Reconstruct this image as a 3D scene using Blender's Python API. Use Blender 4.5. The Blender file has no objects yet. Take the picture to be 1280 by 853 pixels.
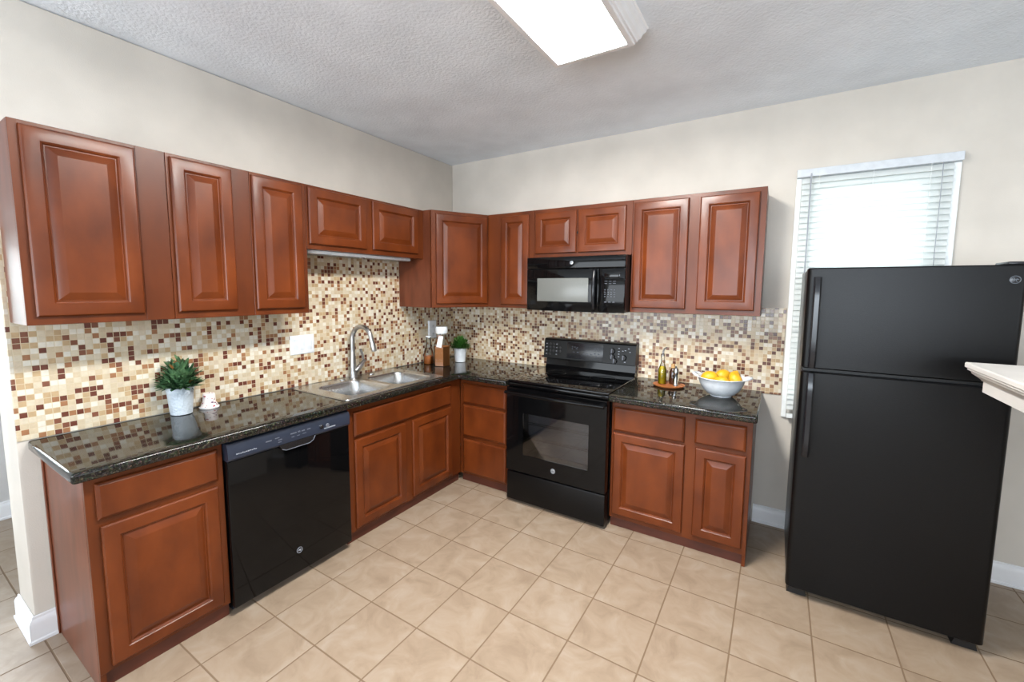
import bpy, bmesh, math, random
from mathutils import Vector, Matrix

random.seed(7)
SC = bpy.context.scene
COL = SC.collection
PI = math.pi

# ------------------------------------------------------------------ camera
CX, CY, CZ = 2.7003, -3.2401, 1.5664
YAW, PITCH, ROLL, FPX, U0, V0 = 0.5561, -0.0956, 0.0073, 531.9, 640.93, 412.52
fw = Vector((-math.sin(YAW) * math.cos(PITCH), math.cos(YAW) * math.cos(PITCH), math.sin(PITCH)))
rt = Vector((math.cos(YAW), math.sin(YAW), 0))
up = rt.cross(fw)
c_, s_ = math.cos(ROLL), math.sin(ROLL)
rt2, up2 = rt * c_ + up * s_, up * c_ - rt * s_
cd = bpy.data.cameras.new('camera')
cd.sensor_fit = 'HORIZONTAL'
cd.sensor_width = 36
cd.lens = FPX / 1280 * 36
cd.shift_x = -(U0 - 640) / 1280
cd.shift_y = (V0 - 426.5) / 1280
cd.clip_start = 0.05
cam = bpy.data.objects.new('camera', cd)
COL.objects.link(cam)
mw = Matrix.Identity(4)
for i in range(3):
    mw[i][0], mw[i][1], mw[i][2] = rt2[i], up2[i], -fw[i]
mw[0][3], mw[1][3], mw[2][3] = CX, CY, CZ
cam.matrix_world = mw
SC.camera = cam

# ------------------------------------------------------------------ light
SC.view_settings.view_transform = 'Standard'
SC.view_settings.look = 'None'
SC.view_settings.gamma = 1
SC.view_settings.use_curve_mapping = False
SC.view_settings.exposure = 1.1
SC.cycles.use_denoising = True
SC.cycles.max_bounces = 8
SC.cycles.caustics_reflective = False
SC.cycles.caustics_refractive = False

world = bpy.data.worlds.new('sky')
SC.world = world
world.use_nodes = True
bg = world.node_tree.nodes['Background']
bg.inputs[0].default_value = (0.86, 0.94, 1.0, 1)
bg.inputs[1].default_value = 0.8

FARX_L = -1.92         # just outside the hall window
def area(name, loc, direction, sx, sy, power, color):
    l = bpy.data.lights.new(name, 'AREA')
    l.shape = 'RECTANGLE'
    l.size, l.size_y = sx, sy
    l.energy = power
    l.color = color
    o = bpy.data.objects.new(name, l)
    COL.objects.link(o)
    o.location = loc
    o.rotation_euler = Vector(direction).to_track_quat('-Z', 'Z').to_euler()
    return o

# rear window daylight from behind the camera; high rear and side lights are added fill
area('rear_window_daylight', (0.3, -6.36, 1.35), (0, 1, 0.85), 2.8, 2.1, 50, (0.86, 0.93, 1.0))
area('rear_high_fill', (3.3, -6.36, 1.6), (0, 1, 0.3), 2.8, 1.3, 68, (0.80, 0.90, 1.0))  # added source for the fridge sheen and the dim gap beside it
area('side_fill', (6.36, -3.6, 1.35), (-0.5, 0, 1), 2.2, 2.1, 16, (0.86, 0.93, 1.0))  # added unseen source, aimed upward to lift ceiling and walls
area('kitchen_window_daylight', (3.12, 0.42, 1.6), (0, -1, 0.6), 0.7, 1.6, 10, (0.93, 0.98, 1.0))
area('hall_window_daylight', (FARX_L, -3.15, 1.4), (1, 0, 0), 0.8, 1.3, 45, (0.90, 0.95, 1.0))
LAMP_EMIT = 38.0

# ------------------------------------------------------------------ materials
MAT = {}
def srgb(r, g, b):
    f = lambda c: c / 12.92 if c <= 0.04045 else ((c + 0.055) / 1.055) ** 2.4
    return (f(r / 255), f(g / 255), f(b / 255), 1)

def new_mat(name):
    m = bpy.data.materials.new(name)
    m.use_nodes = True
    nt = m.node_tree
    b = nt.nodes['Principled BSDF']
    MAT[name] = m
    return m, nt, b

def N(nt, t, **kw):
    n = nt.nodes.new(t)
    for k, v in kw.items():
        setattr(n, k, v)
    return n

def noise_mat(name, c1, c2, scale, rough=0.5, metallic=0.0, bump=0.0, bscale=None, coat=0.0, stretch=None, spec=0.5, detail=4, coat_rough=0.1, lo=0.35, hi=0.65):
    m, nt, b = new_mat(name)
    tc = N(nt, 'ShaderNodeTexCoord')
    src = tc.outputs['Object']
    if stretch:
        mp = N(nt, 'ShaderNodeMapping')
        mp.inputs['Scale'].default_value = stretch
        nt.links.new(src, mp.inputs[0])
        src = mp.outputs[0]
    nz = N(nt, 'ShaderNodeTexNoise')
    nz.inputs['Scale'].default_value = scale
    nz.inputs['Detail'].default_value = detail
    nt.links.new(src, nz.inputs['Vector'])
    cr = N(nt, 'ShaderNodeValToRGB')
    cr.color_ramp.elements[0].position, cr.color_ramp.elements[1].position = lo, hi
    cr.color_ramp.elements[0].color, cr.color_ramp.elements[1].color = c1, c2
    nt.links.new(nz.outputs['Fac'], cr.inputs[0])
    nt.links.new(cr.outputs[0], b.inputs['Base Color'])
    b.inputs['Roughness'].default_value = rough
    b.inputs['Metallic'].default_value = metallic
    b.inputs['Coat Weight'].default_value = coat
    b.inputs['Coat Roughness'].default_value = coat_rough
    b.inputs['Specular IOR Level'].default_value = spec
    if bump:
        n2 = N(nt, 'ShaderNodeTexNoise')
        n2.inputs['Scale'].default_value = bscale or scale
        n2.inputs['Detail'].default_value = 3
        nt.links.new(tc.outputs['Object'], n2.inputs['Vector'])
        bp = N(nt, 'ShaderNodeBump')
        bp.inputs['Strength'].default_value = bump
        bp.inputs['Distance'].default_value = 0.004
        nt.links.new(n2.outputs['Fac'], bp.inputs['Height'])
        nt.links.new(bp.outputs[0], b.inputs['Normal'])
    return m

def plain(name, c, rough=0.5, metallic=0.0, **kw):
    k = tuple(min(1, x * 1.06) for x in c[:3]) + (1,)
    d = tuple(x * 0.95 for x in c[:3]) + (1,)
    return noise_mat(name, d, k, kw.pop('scale', 30), rough, metallic, **kw)

plain('wall_paint', srgb(208, 201, 191), 0.85, bump=0.15, bscale=220, scale=3)
plain('hall_paint', srgb(208, 207, 206), 0.85, bump=0.15, bscale=220, scale=3)
plain('ceiling_paint', srgb(230, 237, 245), 0.95, bump=0.9, bscale=70, scale=3)
plain('white_trim', srgb(234, 234, 236), 0.4, scale=5)
plain('ledge_paint', srgb(204, 201, 197), 0.5, scale=5)
plain('rail_white', srgb(204, 209, 214), 0.4)
plain('white_vinyl', srgb(238, 242, 242), 0.35)
plain('white_ceramic', srgb(226, 231, 236), 0.18, coat=0.4)
plain('white_plastic', srgb(232, 236, 240), 0.3)
plain('black_gloss', srgb(8, 8, 9), 0.06, spec=0.25, scale=60)
plain('black_glass', srgb(6, 6, 7), 0.03, spec=0.45)
plain('black_satin', srgb(15, 15, 15), 0.30, spec=0.22)
plain('black_trim', srgb(20, 21, 25), 0.22)
noise_mat('black_textured', srgb(4, 4, 5), srgb(8, 8, 9), 300, 0.30, bump=0.15, bscale=420, spec=0.25)
plain('navy_plastic', srgb(38, 44, 58), 0.3)
plain('dark_recess', srgb(9, 9, 11), 0.5)
plain('mark_grey', srgb(150, 155, 165), 0.5)
plain('mark_dim', srgb(98, 102, 112), 0.5)
plain('mark_faint', srgb(62, 66, 74), 0.5)
plain('badge_silver', srgb(175, 178, 182), 0.3, metallic=0.6)
plain('badge_dark', srgb(90, 96, 104), 0.35)
plain('mesh_painted_sheen', srgb(104, 106, 103), 0.22, spec=0.5, scale=400)  # microwave door mesh; the grey also carries its reflection as colour
noise_mat('steel', srgb(175, 175, 175), srgb(205, 205, 204), 40, 0.27, 1.0, stretch=(2, 30, 2))
plain('chrome', srgb(215, 217, 220), 0.14, metallic=1.0)
plain('brushed_nickel', srgb(168, 168, 168), 0.30, metallic=1.0)
noise_mat('wood', srgb(80, 34, 10), srgb(114, 54, 20), 7.0, 0.33, stretch=(1.0, 1.0, 0.55), coat=0.12, detail=8, coat_rough=0.16, lo=0.3, hi=0.72, spec=0.32)
noise_mat('wood_frame', srgb(78, 34, 11), srgb(105, 50, 19), 6.0, 0.36, stretch=(1.0, 1.0, 0.35), coat=0.10, detail=8, coat_rough=0.18, lo=0.3, hi=0.72, spec=0.3)
noise_mat('wood_side', srgb(92, 48, 30), srgb(114, 62, 41), 7.0, 0.35, stretch=(2, 2, 0.5), coat=0.1, spec=0.3, detail=8, coat_rough=0.15)
noise_mat('wood_toe', srgb(72, 32, 20), srgb(88, 42, 27), 6.0, 0.5)
noise_mat('board_wood', srgb(150, 82, 40), srgb(196, 118, 62), 30, 0.45, stretch=(1, 6, 6))
plain('amber_grain', srgb(206, 128, 68), 0.7, scale=160, bump=0.3, bscale=300)
plain('orange_fill', srgb(200, 110, 44), 0.6, scale=120)
plain('paper_tag', srgb(232, 226, 226), 0.8)
plain('cork', srgb(190, 150, 100), 0.8, scale=150)
noise_mat('oil', srgb(178, 150, 8), srgb(212, 184, 16), 20, 0.1)
noise_mat('dark_vinegar', srgb(48, 26, 16), srgb(66, 36, 22), 20, 0.1, coat=0.5)
noise_mat('lemon', srgb(210, 152, 18), srgb(228, 178, 40), 14, 0.42, bump=0.25, bscale=120)
noise_mat('pale_fruit', srgb(226, 224, 190), srgb(240, 238, 214), 14, 0.45)
noise_mat('leaf_grey', srgb(40, 82, 52), srgb(112, 150, 104), 26, 0.5)
noise_mat('leaf_bright', srgb(34, 82, 26), srgb(78, 132, 50), 60, 0.5)
noise_mat('leaf_rust', srgb(120, 78, 36), srgb(150, 98, 48), 22, 0.5)
plain('soil', srgb(40, 32, 26), 0.95, scale=90)

def pot_mat():
    m, nt, b = new_mat('embossed_pot')
    b.inputs['Base Color'].default_value = srgb(196, 207, 216)
    b.inputs['Roughness'].default_value = 0.3
    tc = N(nt, 'ShaderNodeTexCoord')
    v = N(nt, 'ShaderNodeTexVoronoi')
    v.inputs['Scale'].default_value = 75
    nt.links.new(tc.outputs['Object'], v.inputs['Vector'])
    bp = N(nt, 'ShaderNodeBump')
    bp.inputs['Strength'].default_value = 0.7
    bp.inputs['Distance'].default_value = 0.004
    nt.links.new(v.outputs['Distance'], bp.inputs['Height'])
    nt.links.new(bp.outputs[0], b.inputs['Normal'])
pot_mat()

def floral_mat():
    m, nt, b = new_mat('floral_ceramic')
    tc = N(nt, 'ShaderNodeTexCoord')
    v = N(nt, 'ShaderNodeTexNoise')
    v.inputs['Scale'].default_value = 48
    v.inputs['Detail'].default_value = 1
    nt.links.new(tc.outputs['Object'], v.inputs['Vector'])
    cr = N(nt, 'ShaderNodeValToRGB')
    e = cr.color_ramp.elements
    e[0].position, e[0].color = 0.33, srgb(120, 90, 110)
    e[1].position, e[1].color = 0.38, srgb(238, 228, 224)
    x = e.new(0.63); x.color = srgb(238, 228, 224)
    x = e.new(0.67); x.color = srgb(168, 62, 74)
    nt.links.new(v.outputs['Fac'], cr.inputs[0])
    nt.links.new(cr.outputs[0], b.inputs['Base Color'])
    b.inputs['Roughness'].default_value = 0.25
floral_mat()

def thin_glass(name, tint, gloss=0.04, ior=1.5):
    m, nt, b = new_mat(name)
    nt.nodes.remove(b)
    out = nt.nodes['Material Output']
    tr = N(nt, 'ShaderNodeBsdfTransparent')
    tr.inputs[0].default_value = tint
    gl = N(nt, 'ShaderNodeBsdfGlossy')
    gl.inputs['Roughness'].default_value = gloss
    fr = N(nt, 'ShaderNodeFresnel')
    fr.inputs[0].default_value = ior
    mx = N(nt, 'ShaderNodeMixShader')
    nt.links.new(fr.outputs[0], mx.inputs[0])
    nt.links.new(tr.outputs[0], mx.inputs[1])
    nt.links.new(gl.outputs[0], mx.inputs[2])
    nt.links.new(mx.outputs[0], out.inputs[0])
thin_glass('clear_glass', (0.93, 0.95, 0.95, 1))
thin_glass('window_glass', (0.96, 0.98, 0.98, 1))
thin_glass('oven_glass', (0.62, 0.62, 0.63, 1), 0.02, 1.75)

def slat_mat():
    m, nt, b = new_mat('blind_slat')
    out = nt.nodes['Material Output']
    b.inputs['Base Color'].default_value = srgb(240, 244, 243)
    b.inputs['Roughness'].default_value = 0.45
    t = N(nt, 'ShaderNodeBsdfTranslucent')
    t.inputs[0].default_value = srgb(242, 245, 244)
    mx = N(nt, 'ShaderNodeMixShader')
    mx.inputs[0].default_value = 0.42
    nt.links.new(b.outputs[0], mx.inputs[1])
    nt.links.new(t.outputs[0], mx.inputs[2])
    nt.links.new(mx.outputs[0], out.inputs[0])
slat_mat()

def diffuser_mat():
    m, nt, b = new_mat('lamp_diffuser')
    b.inputs['Base Color'].default_value = (0.9, 0.9, 0.88, 1)
    b.inputs['Emission Color'].default_value = (1.0, 0.975, 0.93, 1)
    b.inputs['Emission Strength'].default_value = LAMP_EMIT
diffuser_mat()

def granite():
    m, nt, b = new_mat('granite')
    tc = N(nt, 'ShaderNodeTexCoord')
    n1 = N(nt, 'ShaderNodeTexNoise'); n1.inputs['Scale'].default_value = 150; n1.inputs['Detail'].default_value = 5
    n2 = N(nt, 'ShaderNodeTexVoronoi'); n2.inputs['Scale'].default_value = 130
    for n in (n1, n2):
        nt.links.new(tc.outputs['Object'], n.inputs['Vector'])
    cr = N(nt, 'ShaderNodeValToRGB'); e = cr.color_ramp.elements
    e[0].position, e[0].color = 0.42, (0.006, 0.006, 0.005, 1)
    e[1].position, e[1].color = 0.62, (0.035, 0.031, 0.024, 1)
    x = e.new(0.72); x.color = (0.17, 0.15, 0.11, 1)
    nt.links.new(n1.outputs['Fac'], cr.inputs[0])
    mx = N(nt, 'ShaderNodeMix', data_type='RGBA', blend_type='MULTIPLY')
    mx.inputs[0].default_value = 0.5
    nt.links.new(cr.outputs[0], mx.inputs[6])
    nt.links.new(n2.outputs['Color'], mx.inputs[7])
    nt.links.new(mx.outputs[2], b.inputs['Base Color'])
    b.inputs['Roughness'].default_value = 0.06
    b.inputs['Specular IOR Level'].default_value = 0.42
granite()

def grid_nodes(nt, ua, ub, pa, pb, oa, ob, gap):
    """cell id vector and grout mask of a square grid over world axes ua, ub"""
    g = N(nt, 'ShaderNodeNewGeometry')
    sp = N(nt, 'ShaderNodeSeparateXYZ')
    nt.links.new(g.outputs['Position'], sp.inputs[0])
    cells, masks = [], []
    for ax, p, o in ((ua, pa, oa), (ub, pb, ob)):
        s = N(nt, 'ShaderNodeMath', operation='SUBTRACT'); s.inputs[1].default_value = o
        nt.links.new(sp.outputs[ax], s.inputs[0])
        d = N(nt, 'ShaderNodeMath', operation='DIVIDE'); d.inputs[1].default_value = p
        nt.links.new(s.outputs[0], d.inputs[0])
        fl = N(nt, 'ShaderNodeMath', operation='FLOOR'); nt.links.new(d.outputs[0], fl.inputs[0])
        fr = N(nt, 'ShaderNodeMath', operation='FRACT'); nt.links.new(d.outputs[0], fr.inputs[0])
        pp = N(nt, 'ShaderNodeMath', operation='PINGPONG'); pp.inputs[1].default_value = 0.5
        nt.links.new(fr.outputs[0], pp.inputs[0])
        mr = N(nt, 'ShaderNodeMapRange')
        h = gap / p / 2
        mr.inputs['From Min'].default_value = h * 0.7
        mr.inputs['From Max'].default_value = h * 1.3
        nt.links.new(pp.outputs[0], mr.inputs['Value'])
        cells.append(fl); masks.append(mr)
    cb = N(nt, 'ShaderNodeCombineXYZ')
    nt.links.new(cells[0].outputs[0], cb.inputs[0]); nt.links.new(cells[1].outputs[0], cb.inputs[1])
    mn = N(nt, 'ShaderNodeMath', operation='MULTIPLY')
    nt.links.new(masks[0].outputs[0], mn.inputs[0]); nt.links.new(masks[1].outputs[0], mn.inputs[1])
    return cb.outputs[0], mn.outputs[0], g

MOSAIC_L = [(0.0, (226, 220, 206)), (0.18, (214, 202, 179)), (0.37, (205, 188, 160)), (0.56, (190, 163, 126)),
          (0.69, (208, 192, 168)), (0.765, (158, 112, 80)), (0.845, (106, 60, 48)), (0.955, (126, 80, 62))]
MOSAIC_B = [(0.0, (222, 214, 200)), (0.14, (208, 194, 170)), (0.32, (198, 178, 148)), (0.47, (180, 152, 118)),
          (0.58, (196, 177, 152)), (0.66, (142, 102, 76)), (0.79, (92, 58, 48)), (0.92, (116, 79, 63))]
def mosaic(name, ax, MOSAIC):
    m, nt, b = new_mat(name)
    cid, mask, g = grid_nodes(nt, ax, 'Z', 0.0246, 0.0246, 0.003, 0.905, 0.0022)
    wn = N(nt, 'ShaderNodeTexWhiteNoise', noise_dimensions='3D')
    nt.links.new(cid, wn.inputs['Vector'])
    cr = N(nt, 'ShaderNodeValToRGB'); cr.color_ramp.interpolation = 'CONSTANT'
    e = cr.color_ramp.elements
    e[0].position, e[0].color = 0.0, srgb(*MOSAIC[0][1])
    e[1].position, e[1].color = MOSAIC[1][0], srgb(*MOSAIC[1][1])
    for p, c in MOSAIC[2:]:
        x = e.new(p); x.color = srgb(*c)
    nt.links.new(wn.outputs['Value'], cr.inputs[0])
    nz = N(nt, 'ShaderNodeTexNoise'); nz.inputs['Scale'].default_value = 60
    nt.links.new(g.outputs['Position'], nz.inputs['Vector'])
    mr = N(nt, 'ShaderNodeMapRange'); mr.inputs['To Min'].default_value = 0.82; mr.inputs['To Max'].default_value = 1.14
    nt.links.new(nz.outputs['Fac'], mr.inputs['Value'])
    mu = N(nt, 'ShaderNodeMix', data_type='RGBA', blend_type='MULTIPLY'); mu.inputs[0].default_value = 1
    nt.links.new(cr.outputs[0], mu.inputs[6]); nt.links.new(mr.outputs[0], mu.inputs[7])
    mx = N(nt, 'ShaderNodeMix', data_type='RGBA')
    mx.inputs[6].default_value = srgb(205, 190, 160)
    nt.links.new(mask, mx.inputs[0]); nt.links.new(mu.outputs[2], mx.inputs[7])
    nt.links.new(mx.outputs[2], b.inputs['Base Color'])
    rr = N(nt, 'ShaderNodeMapRange'); rr.inputs['To Min'].default_value = 0.7; rr.inputs['To Max'].default_value = 0.2
    nt.links.new(mask, rr.inputs['Value']); nt.links.new(rr.outputs[0], b.inputs['Roughness'])
    bp = N(nt, 'ShaderNodeBump'); bp.inputs['Strength'].default_value = 0.5; bp.inputs['Distance'].default_value = 0.001
    nt.links.new(mask, bp.inputs['Height']); nt.links.new(bp.outputs[0], b.inputs['Normal'])
mosaic('mosaic_left', 'Y', MOSAIC_L)
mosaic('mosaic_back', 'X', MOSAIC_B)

def floor_tiles():
    m, nt, b = new_mat('floor_tile')
    cid, mask, g = grid_nodes(nt, 'X', 'Y', 0.310, 0.310, 0.746, -0.6765, 0.0065)
    wn = N(nt, 'ShaderNodeTexWhiteNoise', noise_dimensions='3D')
    nt.links.new(cid, wn.inputs['Vector'])
    ad = N(nt, 'ShaderNodeVectorMath', operation='MULTIPLY_ADD')
    ad.inputs[1].default_value = (7, 7, 7)
    nt.links.new(wn.outputs['Color'], ad.inputs[0]); nt.links.new(g.outputs['Position'], ad.inputs[2])
    nz = N(nt, 'ShaderNodeTexNoise'); nz.inputs['Scale'].default_value = 7; nz.inputs['Detail'].default_value = 9
    nz.inputs['Roughness'].default_value = 0.62; nz.inputs['Distortion'].default_value = 0.8
    nt.links.new(ad.outputs[0], nz.inputs['Vector'])
    cr = N(nt, 'ShaderNodeValToRGB'); e = cr.color_ramp.elements
    e[0].position, e[0].color = 0.28, srgb(138, 119, 100)
    e[1].position, e[1].color = 0.70, srgb(166, 150, 133)
    x = e.new(0.5); x.color = srgb(156, 137, 117)
    nt.links.new(nz.outputs['Fac'], cr.inputs[0])
    mx = N(nt, 'ShaderNodeMix', data_type='RGBA')
    mx.inputs[6].default_value = srgb(122, 100, 78)
    nt.links.new(mask, mx.inputs[0]); nt.links.new(cr.outputs[0], mx.inputs[7])
    nt.links.new(mx.outputs[2], b.inputs['Base Color'])
    rr = N(nt, 'ShaderNodeMapRange'); rr.inputs['To Min'].default_value = 0.85; rr.inputs['To Max'].default_value = 0.42
    nt.links.new(mask, rr.inputs['Value']); nt.links.new(rr.outputs[0], b.inputs['Roughness'])
    bp = N(nt, 'ShaderNodeBump'); bp.inputs['Strength'].default_value = 0.6; bp.inputs['Distance'].default_value = 0.002
    nt.links.new(mask, bp.inputs['Height']); nt.links.new(bp.outputs[0], b.inputs['Normal'])
floor_tiles()

# ------------------------------------------------------------------ mesh helpers
class Frame:
    def __init__(s, o, A, B, C):
        s.o, s.A, s.B, s.C = Vector(o), Vector(A), Vector(B), Vector(C)
    def __call__(s, p):
        return s.o + s.A * p[0] + s.B * p[1] + s.C * p[2]
FW = Frame((0, 0, 0), (1, 0, 0), (0, 1, 0), (0, 0, 1))
FL = Frame((0, 0, 0), (0, 1, 0), (0, 0, 1), (1, 0, 0))       # left run: a = y, b = z, c = x
FB = Frame((0, 0, 0), (1, 0, 0), (0, 0, 1), (0, -1, 0))      # back run: a = x, b = z, c = -y

class MB:
    def __init__(s, F=FW):
        s.bm, s.F = bmesh.new(), F
    def v(s, p):
        return s.bm.verts.new(s.F(p))
    def box(s, a0, a1, b0, b1, c0, c1, bev=0.0, seg=2):
        vs = [s.v((a, b, c)) for a in (a0, a1) for b in (b0, b1) for c in (c0, c1)]
        fs = [(0, 1, 3, 2), (4, 6, 7, 5), (0, 4, 5, 1), (2, 3, 7, 6), (0, 2, 6, 4), (1, 5, 7, 3)]
        faces = [s.bm.faces.new([vs[i] for i in f]) for f in fs]
        if bev > 0:
            ed = list({e for f in faces for e in f.edges})
            bmesh.ops.bevel(s.bm, geom=ed, offset=bev, segments=seg, profile=0.5, affect='EDGES', clamp_overlap=True)
        return s
    def loops(s, rings, closed=True, cap0=True, cap1=True):
        L = [[s.v(p) for p in r] for r in rings]
        n = len(L[0])
        for r0, r1 in zip(L, L[1:]):
            for i in range(n if closed else n - 1):
                j = (i + 1) % n
                s.bm.faces.new((r0[i], r0[j], r1[j], r1[i]))
        if cap0: s.bm.faces.new(L[0])
        if cap1: s.bm.faces.new(L[-1])
        return s
    def rect_rings(s, a0, a1, b0, b1, rings, cap0=True, cap1=True):
        return s.loops([[(a0 + i, b0 + i, c), (a1 - i, b0 + i, c), (a1 - i, b1 - i, c), (a0 + i, b1 - i, c)] for i, c in rings], True, cap0, cap1)
    def lathe(s, ctr, prof, n=32, cap0=True, cap1=True, phase=0.0):
        rings = []
        for r, h in prof:
            rings.append([(ctr[0] + r * math.cos(2 * PI * k / n + phase), ctr[1] + r * math.sin(2 * PI * k / n + phase), ctr[2] + h) for k in range(n)])
        return s.loops(rings, True, cap0, cap1)
    def tube(s, pts, rad, n=12, cap=True):
        pts = [Vector(p) for p in pts]
        if not hasattr(rad, '__len__'): rad = [rad] * len(pts)
        rings = []
        ref = None
        for i, p in enumerate(pts):
            t = (pts[min(i + 1, len(pts) - 1)] - pts[max(i - 1, 0)]).normalized()
            if ref is None:
                ref = Vector((0, 0, 1)) if abs(t.z) < 0.9 else Vector((1, 0, 0))
            u = (ref - t * ref.dot(t)).normalized()
            ref = u
            w = t.cross(u)
            rings.append([tuple(p + (u * math.cos(2 * PI * k / n) + w * math.sin(2 * PI * k / n)) * rad[i]) for k in range(n)])
        return s.loops(rings, True, cap, cap)
    def prism(s, poly, c0, c1):
        return s.loops([[(a, b, c0) for a, b in poly], [(a, b, c1) for a, b in poly]])
    def quad(s, pts):
        s.bm.faces.new([s.v(p) for p in pts]); return s
    def build(s, name, mat, parent=None, smooth=True, angle=35, loc=None):
        bm = s.bm
        bmesh.ops.recalc_face_normals(bm, faces=bm.faces[:])
        base = Vector((0, 0, 0))
        if parent is not None:
            base = Vector(parent['_w']) if '_w' in parent else Vector((0, 0, 0))
        elif loc is not None:
            base = Vector(loc)
        bmesh.ops.translate(bm, verts=bm.verts[:], vec=-base)
        me = bpy.data.meshes.new(name)
        bm.to_mesh(me); bm.free()
        if smooth:
            for p in me.polygons: p.use_smooth = True
            me.set_sharp_from_angle(angle=math.radians(angle))
        me.materials.append(MAT[mat])
        o = bpy.data.objects.new(name, me)
        COL.objects.link(o)
        if parent is not None:
            o.parent = parent
            o['_w'] = tuple(base)
        else:
            o.location = base
            o['_w'] = tuple(base)
        return o

def tag(o, label, cat, group=None):
    o['label'] = label; o['category'] = cat
    if group: o['group'] = group
    return o
def thing(name, label, cat, loc, group=None):
    o = bpy.data.objects.new(name, None)
    COL.objects.link(o)
    o.location = loc
    o.empty_display_size = 0.1
    o['_w'] = tuple(loc)
    return tag(o, label, cat, group)
def struct(o):
    o['kind'] = 'structure'; return o

# ------------------------------------------------------------------ the setting
H = 2.732
WX0 = -0.26            # thickness of the end of the left wall
FARX = -1.645          # hall wall beyond the left wall
REAR = -6.3
RIGHT = 6.3
struct(MB().box(FARX - 0.15, RIGHT + 0.15, REAR - 0.15, 0.15, -0.1, 0.0).build('floor', 'floor_tile', smooth=False))
struct(MB().box(FARX - 0.15, RIGHT + 0.15, REAR - 0.15, 0.15, H, H + 0.1).build('ceiling', 'ceiling_paint', smooth=False))
YE = -2.868            # end of the left wall
struct(MB().box(WX0, 0, YE, -0.0005, 0.0005, H - 0.0005, 0.012).build('wall_left', 'wall_paint'))
# back wall with the kitchen window opening
WOX0, WOX1, WOZ0, WOZ1 = 2.83, 3.40, 0.82, 2.225
w = MB()
w.box(FARX, WOX0, 0, 0.15, 0, H); w.box(WOX1, RIGHT, 0, 0.15, 0, H)
w.box(WOX0, WOX1, 0, 0.15, 0, WOZ0); w.box(WOX0, WOX1, 0, 0.15, WOZ1, H)
struct(w.build('wall_back', 'wall_paint', smooth=False))
# hall wall with its window opening
HY0, HY1, HZ0, HZ1 = -3.6, -2.70, 0.68, 2.1
w = MB()
w.box(FARX - 0.15, FARX, REAR, HY0, 0, H); w.box(FARX - 0.15, FARX, HY1, 0.15, 0, H)
w.box(FARX - 0.15, FARX, HY0, HY1, 0, HZ0); w.box(FARX - 0.15, FARX, HY0, HY1, HZ1, H)
struct(w.build('wall_hall', 'hall_paint', smooth=False))
# rear wall and right wall of the open room behind the camera, with a rear window opening and two more for the added fill
w = MB()
w.box(FARX, -1.1, REAR - 0.15, REAR, 0, H); w.box(1.7, 1.85, REAR - 0.15, REAR, 0, H); w.box(4.75, RIGHT, REAR - 0.15, REAR, 0, H)
w.box(1.85, 4.75, REAR - 0.15, REAR, 0, 0.9); w.box(1.85, 4.75, REAR - 0.15, REAR, 2.3, H)
w.box(-1.1, 1.7, REAR - 0.15, REAR, 0, 0.3); w.box(-1.1, 1.7, REAR - 0.15, REAR, 2.4, H)
struct(w.build('wall_rear', 'wall_paint', smooth=False))
w = MB()
w.box(RIGHT, RIGHT + 0.15, REAR, -4.7, 0, H); w.box(RIGHT, RIGHT + 0.15, -2.5, 0, 0, H)
w.box(RIGHT, RIGHT + 0.15, -4.7, -2.5, 0, 0.3); w.box(RIGHT, RIGHT + 0.15, -4.7, -2.5, 2.4, H)
struct(w.build('wall_right', 'wall_paint', smooth=False))

# baseboards: profile (out from wall, height)
BBP = [(0, 0), (0.022, 0), (0.022, 0.012), (0.016, 0.016), (0.016, 0.085), (0.012, 0.098), (0.006, 0.105), (0.005, 0.115), (0, 0.118)]
def baseboard(name, p0, p1, nrm, d=0.0015, ext0=0.0, ext1=0.0):
    p0, p1, n = Vector(p0), Vector(p1), Vector(nrm)
    t = (p1 - p0).normalized()
    m = MB()
    rings = []
    for p, e, sgn in ((p0, ext0, -1), (p1, ext1, 1)):
        rings.append([tuple(p + n * (q + d) + t * (sgn * e * q) + Vector((0, 0, 0.0006 + z))) for q, z in BBP])
    m.loops(rings)
    return struct(m.build(name, 'white_trim', angle=25))
baseboard('baseboard_back', (2.632, 0, 0), (RIGHT - 0.03, 0, 0), (0, -1, 0))
baseboard('baseboard_left', (0, YE, 0), (0, -2.802, 0), (1, 0, 0), ext0=1)
baseboard('baseboard_end', (WX0, YE, 0), (0, YE, 0), (0, -1, 0), ext0=1, ext1=1)
baseboard('baseboard_hall', (FARX, REAR + 0.03, 0), (FARX, -0.03, 0), (1, 0, 0))

# backsplash mosaic sheets
struct(MB().box(0.0012, 0.0075, YE + 0.004, -0.0085, 0.9065, 1.80, 0.0015, 1).build('trim_1', 'mosaic_left', smooth=False))
struct(MB().box(0.0012, 2.750, -0.0075, -0.0012, 0.890, 1.456, 0.0015, 1).build('trim_2', 'mosaic_back', smooth=False))

# kitchen window (behind the blind)
win = MB(FB)
win.box(WOX0 + .001, WOX1 - .001, WOZ0 + .001, WOZ0 + 0.05, -0.12, -0.05); win.box(WOX0 + .001, WOX1 - .001, WOZ1 - 0.05, WOZ1 - .001, -0.12, -0.05)
win.box(WOX0 + .001, WOX0 + 0.05, WOZ0 + .05, WOZ1 - .05, -0.12, -0.05); win.box(WOX1 - 0.05, WOX1 - .001, WOZ0 + .05, WOZ1 - .05, -0.12, -0.05)
win.box(WOX0 + .05, WOX1 - .05, 1.50, 1.55, -0.11, -0.06)
w1 = struct(win.build('window_1', 'white_vinyl', smooth=False))
MB(FB).box(WOX0 + .05, WOX1 - .05, WOZ0 + .05, WOZ1 - .05, -0.088, -0.084).build('window_pane', 'window_glass', w1, smooth=False)
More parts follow.
